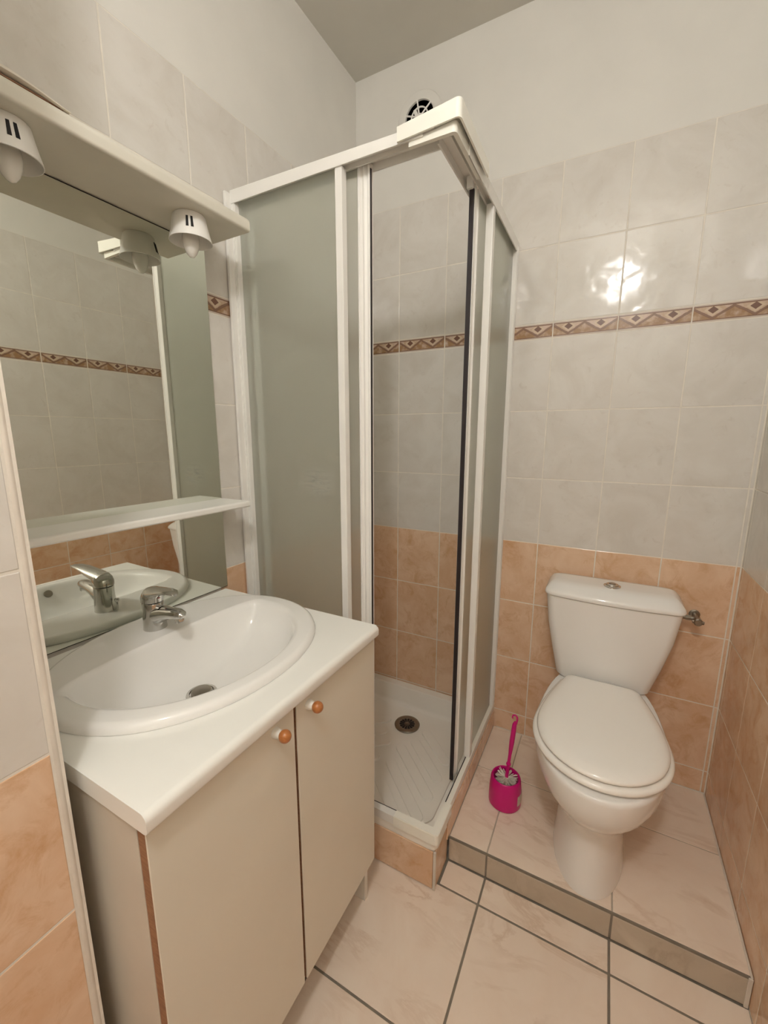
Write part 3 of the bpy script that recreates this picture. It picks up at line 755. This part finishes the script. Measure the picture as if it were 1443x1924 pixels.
def tank_ring(z, cx, hw, yf, yb, r=.03, bow=.0, n=8):
    pts = []
    for px, py, a0 in ((cx + hw - r, yb - r * .4, 0), (cx - hw + r, yb - r * .4, 90), (cx - hw + r, yf + r, 180), (cx + hw - r, yf + r, 270)):
        ry = r * .4 if a0 in (0, 90) else r
        for k in range(n + 1):
            a = math.radians(a0 + 90 * k / n); x = px + r * math.cos(a); y = py + ry * math.sin(a)
            pts.append((x, y, z))
        if a0 == 180 and bow:                       # bowed front between the two front corners
            for k in range(1, 12):
                u = k / 12; x = (cx - hw + r) + (2 * hw - 2 * r) * u; pts.append((x, yf - bow * (1 - (2 * u - 1) ** 2), z))
    return pts
TK = 1.067
obj('cistern', loft([tank_ring(.472, TK - .005, .122, -.132, -.035, .035, .010), tank_ring(.474, TK - .004, .134, -.142, -.032, .038, .010), tank_ring(.486, TK - .003, .146, -.151, -.028, .038, .011), tank_ring(.58, TK, .168, -.158, -.025, .035, .012), tank_ring(.68, TK + .002, .188, -.166, -.022, .032, .013), tank_ring(.784, TK + .003, .2000, -.171, -.020, .030, .014), tank_ring(.7865, TK + .003, .196, -.168, -.022, .030, .014)]), M['ceramic'], to, angle=50)
cl2 = obj('cistern_lid', loft([tank_ring(.7885, TK + .003, .200, -.172, -.018, .030, .014), tank_ring(.7885, TK + .003, .205, -.177, -.015, .032, .014), tank_ring(.794, TK + .003, .2065, -.179, -.014, .033, .014), tank_ring(.803, TK + .002, .2035, -.177, -.015, .033, .014), tank_ring(.815, TK + .001, .195, -.166, -.018, .034, .013), tank_ring(.823, TK, .187, -.153, -.023, .034, .012), tank_ring(.8275, TK, .176, -.138, -.03, .034, .010), tank_ring(.829, TK, .150, -.115, -.045, .03, .006)]), M['ceramic'], to, angle=60)
bt = obj('flush_button', lathe([(.024, 0), (.0265, .001), (.0262, .004), (.0225, .0055), (.0205, .0045), (.0195, .0050), (.0185, .0088), (.015, .0100), (.003, .0105)], (TK + .003, -.105, .8275), n=32), M['chrome'], to)
obj('button_dome', lathe([(.0105, 0), (.0100, .0022), (.002, .003)], (TK + .003, -.105, .8375), n=20), M['steel'], bt)

# stop valve for the cistern
sv = thing('stop_valve', 'small chrome stop valve on the orange tiles right of the cistern', 'valve', (1.318, 0, .741))
obj('rosette', lathe([(.016, .001), (.016, -.003), (.009, -.006)], (1.322, 0, .740), (0, 1, 0), 24), M['steel'], sv)
bm = tube([(1.322, -.003, .740), (1.322, -.05, .740)], .0075, 16)
add_tube(bm, [(1.33, -.046, .740), (1.292, -.048, .743)], [.0075, .0065], 14)
add_lathe(bm, [(.009, -.006), (.0095, 0), (.009, .007)], (1.297, -.048, .7425), (1, 0, 0), 6)
obj('body', bm, M['steel'], sv)
bm = tube([(1.320, -.046, .740), (1.321, -.058, .740), (1.321, -.060, .740), (1.322, -.074, .740), (1.322, -.077, .740)], [.0075, .0078, .0125, .0125, .0095], 10)
add_tube(bm, [(1.307, -.068, .7395), (1.322, -.069, .7400), (1.338, -.070, .7390)], [(.0045, .0065), (.0075, .0085), (.0045, .0070)], 12)
obj('tap_handle', bm, M['steel'], sv)
obj('supply_hose', tube([(1.295, -.048, .742), (1.284, -.05, .742), (1.262, -.052, .741), (1.2545, -.052, .741)], .006, 12), M['steel'], sv)

# ------------------------------------------------------------------ toilet brush in its holder
BX, BY = .806, -.366
bh = thing('toilet_brush', 'magenta plastic toilet brush in a magenta holder standing on the platform', 'toilet brush', (BX, BY, ZP))
oval = lambda z, r, dx=0, dy=0: [(BX + dx + r * math.cos(2 * math.pi * k / 40), BY + dy + r * 1.0 * math.sin(2 * math.pi * k / 40), z) for k in range(40)]
hb = obj('holder', loft([oval(ZP + .0005, .050), oval(ZP + .004, .0535), oval(ZP + .03, .0535), oval(ZP + .064, .0525), oval(ZP + .090, .0500), oval(ZP + .098, .0480), oval(ZP + .101, .0445), oval(ZP + .0995, .0410), oval(ZP + .092, .0395), oval(ZP + .04, .040), oval(ZP + .008, .040)], True, True), M['pink'], bh, angle=60)
bm = bmesh.new()
lab = [[], []]
for k in range(6):
    a = math.radians(-30 + 9 * k); r = .0542
    for z, L in ((ZP + .022, lab[0]), (ZP + .058, lab[1])): L.append((BX + r * math.cos(a), BY + r * math.sin(a), z))
q0 = lab[0] + [(BX + (Vector(p) - Vector((BX, BY, 0))).x * .985, BY + (Vector(p) - Vector((BX, BY, 0))).y * .985, p[2]) for p in reversed(lab[0])]
q1 = lab[1] + [(BX + (Vector(p) - Vector((BX, BY, 0))).x * .985, BY + (Vector(p) - Vector((BX, BY, 0))).y * .985, p[2]) for p in reversed(lab[1])]
obj('paper_label', loft([q0, q1]), M['paper'], hb)
hd = Vector((.022, .006, .31)).normalized()
h0 = Vector((BX + .001, BY, ZP + .085))
P = lambda t: h0 + hd * t
bm = bmesh.new()
add_tube(bm, [P(0), P(.058), P(.060), P(.063), P(.066), P(.068), P(.10), P(.125), P(.150), P(.19), P(.215), P(.2265)],
         [.0062, .0055, .0075, .0080, .0075, .0052, .0055, .0070, .0082, .0080, .0070, .0025], 14)
top = P(.222); sx = Vector((1, .0, -.06)).normalized()
hook = [top + hd * -.004 + sx * .0045, top + hd * .012 + sx * .0065, top + hd * .022 + sx * .0050, top + hd * .0275 - sx * .0015, top + hd * .0245 - sx * .0085, top + hd * .0165 - sx * .0100, top + hd * .0125 - sx * .0075]
add_tube(bm, hook, [.0034, .0032, .0030, .0029, .0028, .0026, .0018], 10)
obj('handle', bm, M['pink'], bh, angle=60)
br = obj('brush_core', tube([P(-.06), P(.004), P(.012)], [.010, .010, .008], 14), M['bristle'], bh)
bm = bmesh.new()
for k in range(420):
    a = rng.uniform(0, 2 * math.pi); t = rng.uniform(-.045, .013); L = rng.uniform(.024, .032)
    u, v = frame_of(hd); d = (u * math.cos(a) + v * math.sin(a)); dd = (d + hd * rng.uniform(-.15, .45)).normalized()
    s = P(t) + d * .006; e = s + dd * L
    w = d.cross(hd).normalized() * .0013
    q = hd * .0009
    add_loft(bm, [[s - w, s - q, s + w, s + q], [e - w, e - q, e + w, e + q]])
bs = obj('bristles', bm, M['bristle'], bh, False); bs['kind'] = 'stuff'

# ------------------------------------------------------------------ round wall vent
VX, VZ = .287, 2.503
vt = thing('wall_vent', 'round white ventilation grille on the plaster above the shower', 'vent', (VX, 0, VZ))
ax = (0, -1, 0)
obj('ring', lathe([(.0555, .0005), (.088, .0008), (.0885, .004), (.085, .0075), (.063, .010), (.057, .008), (.0555, .004), (.0555, .0005)], (VX, 0, VZ), ax, 56, cap=False), M['plaster'], vt)
obj('duct', lathe([(.056, .0012), (.03, .0012), (.001, .0012)], (VX, 0, VZ), ax, 40), M['dark'], vt)
for k in range(6):
    a = math.radians(100 + 60 * k); d = Vector((math.cos(a), 0, math.sin(a))); c = Vector((VX, -.006, VZ))
    obj('grille_bar', tube([c + d * .010, c + d * .058], .0030, 8), M['plastic_white'], vt)
ring = [(VX + .033 * math.cos(math.radians(a)), -.006, VZ + .033 * math.sin(math.radians(a))) for a in range(0, 361, 12)]
obj('grille_ring', tube(ring, .0028, 8), M['plastic_white'], vt)
obj('hub', lathe([(.013, 0), (.013, .005), (.004, .007)], (VX, -.003, VZ), ax, 20), M['plastic_white'], vt)
bm = prism([(VX - .024, VZ + .026), (VX - .014, VZ + .030), (VX + .002, VZ - .004), (VX - .012, VZ - .006)], 'y', -.010, -.006)
obj('shutter_tab', bm, M['plastic_white'], vt)

# ------------------------------------------------------------------ ceiling lamp (behind the viewer), the light of the room
cp = thing('pendant_lamp', 'lit round glass pendant hanging from the ceiling behind the viewer', 'lamp', (LAMP_POS[0], LAMP_POS[1], ZC))
obj('ceiling_rose', lathe([(.045, 0), (.045, -.01), (.02, -.03)], (LAMP_POS[0], LAMP_POS[1], ZC - .0005), n=28), M['plastic_white'], cp)
obj('cord', tube([(LAMP_POS[0], LAMP_POS[1], ZC - .02), (LAMP_POS[0], LAMP_POS[1], LAMP_POS[2] + .08)], .004, 8), M['plastic_white'], cp)
bm = bmesh.new(); bmesh.ops.create_uvsphere(bm, u_segments=24, v_segments=14, radius=.075); bmesh.ops.translate(bm, verts=bm.verts, vec=LAMP_POS)
obj('globe', bm, M['lamp'], cp)
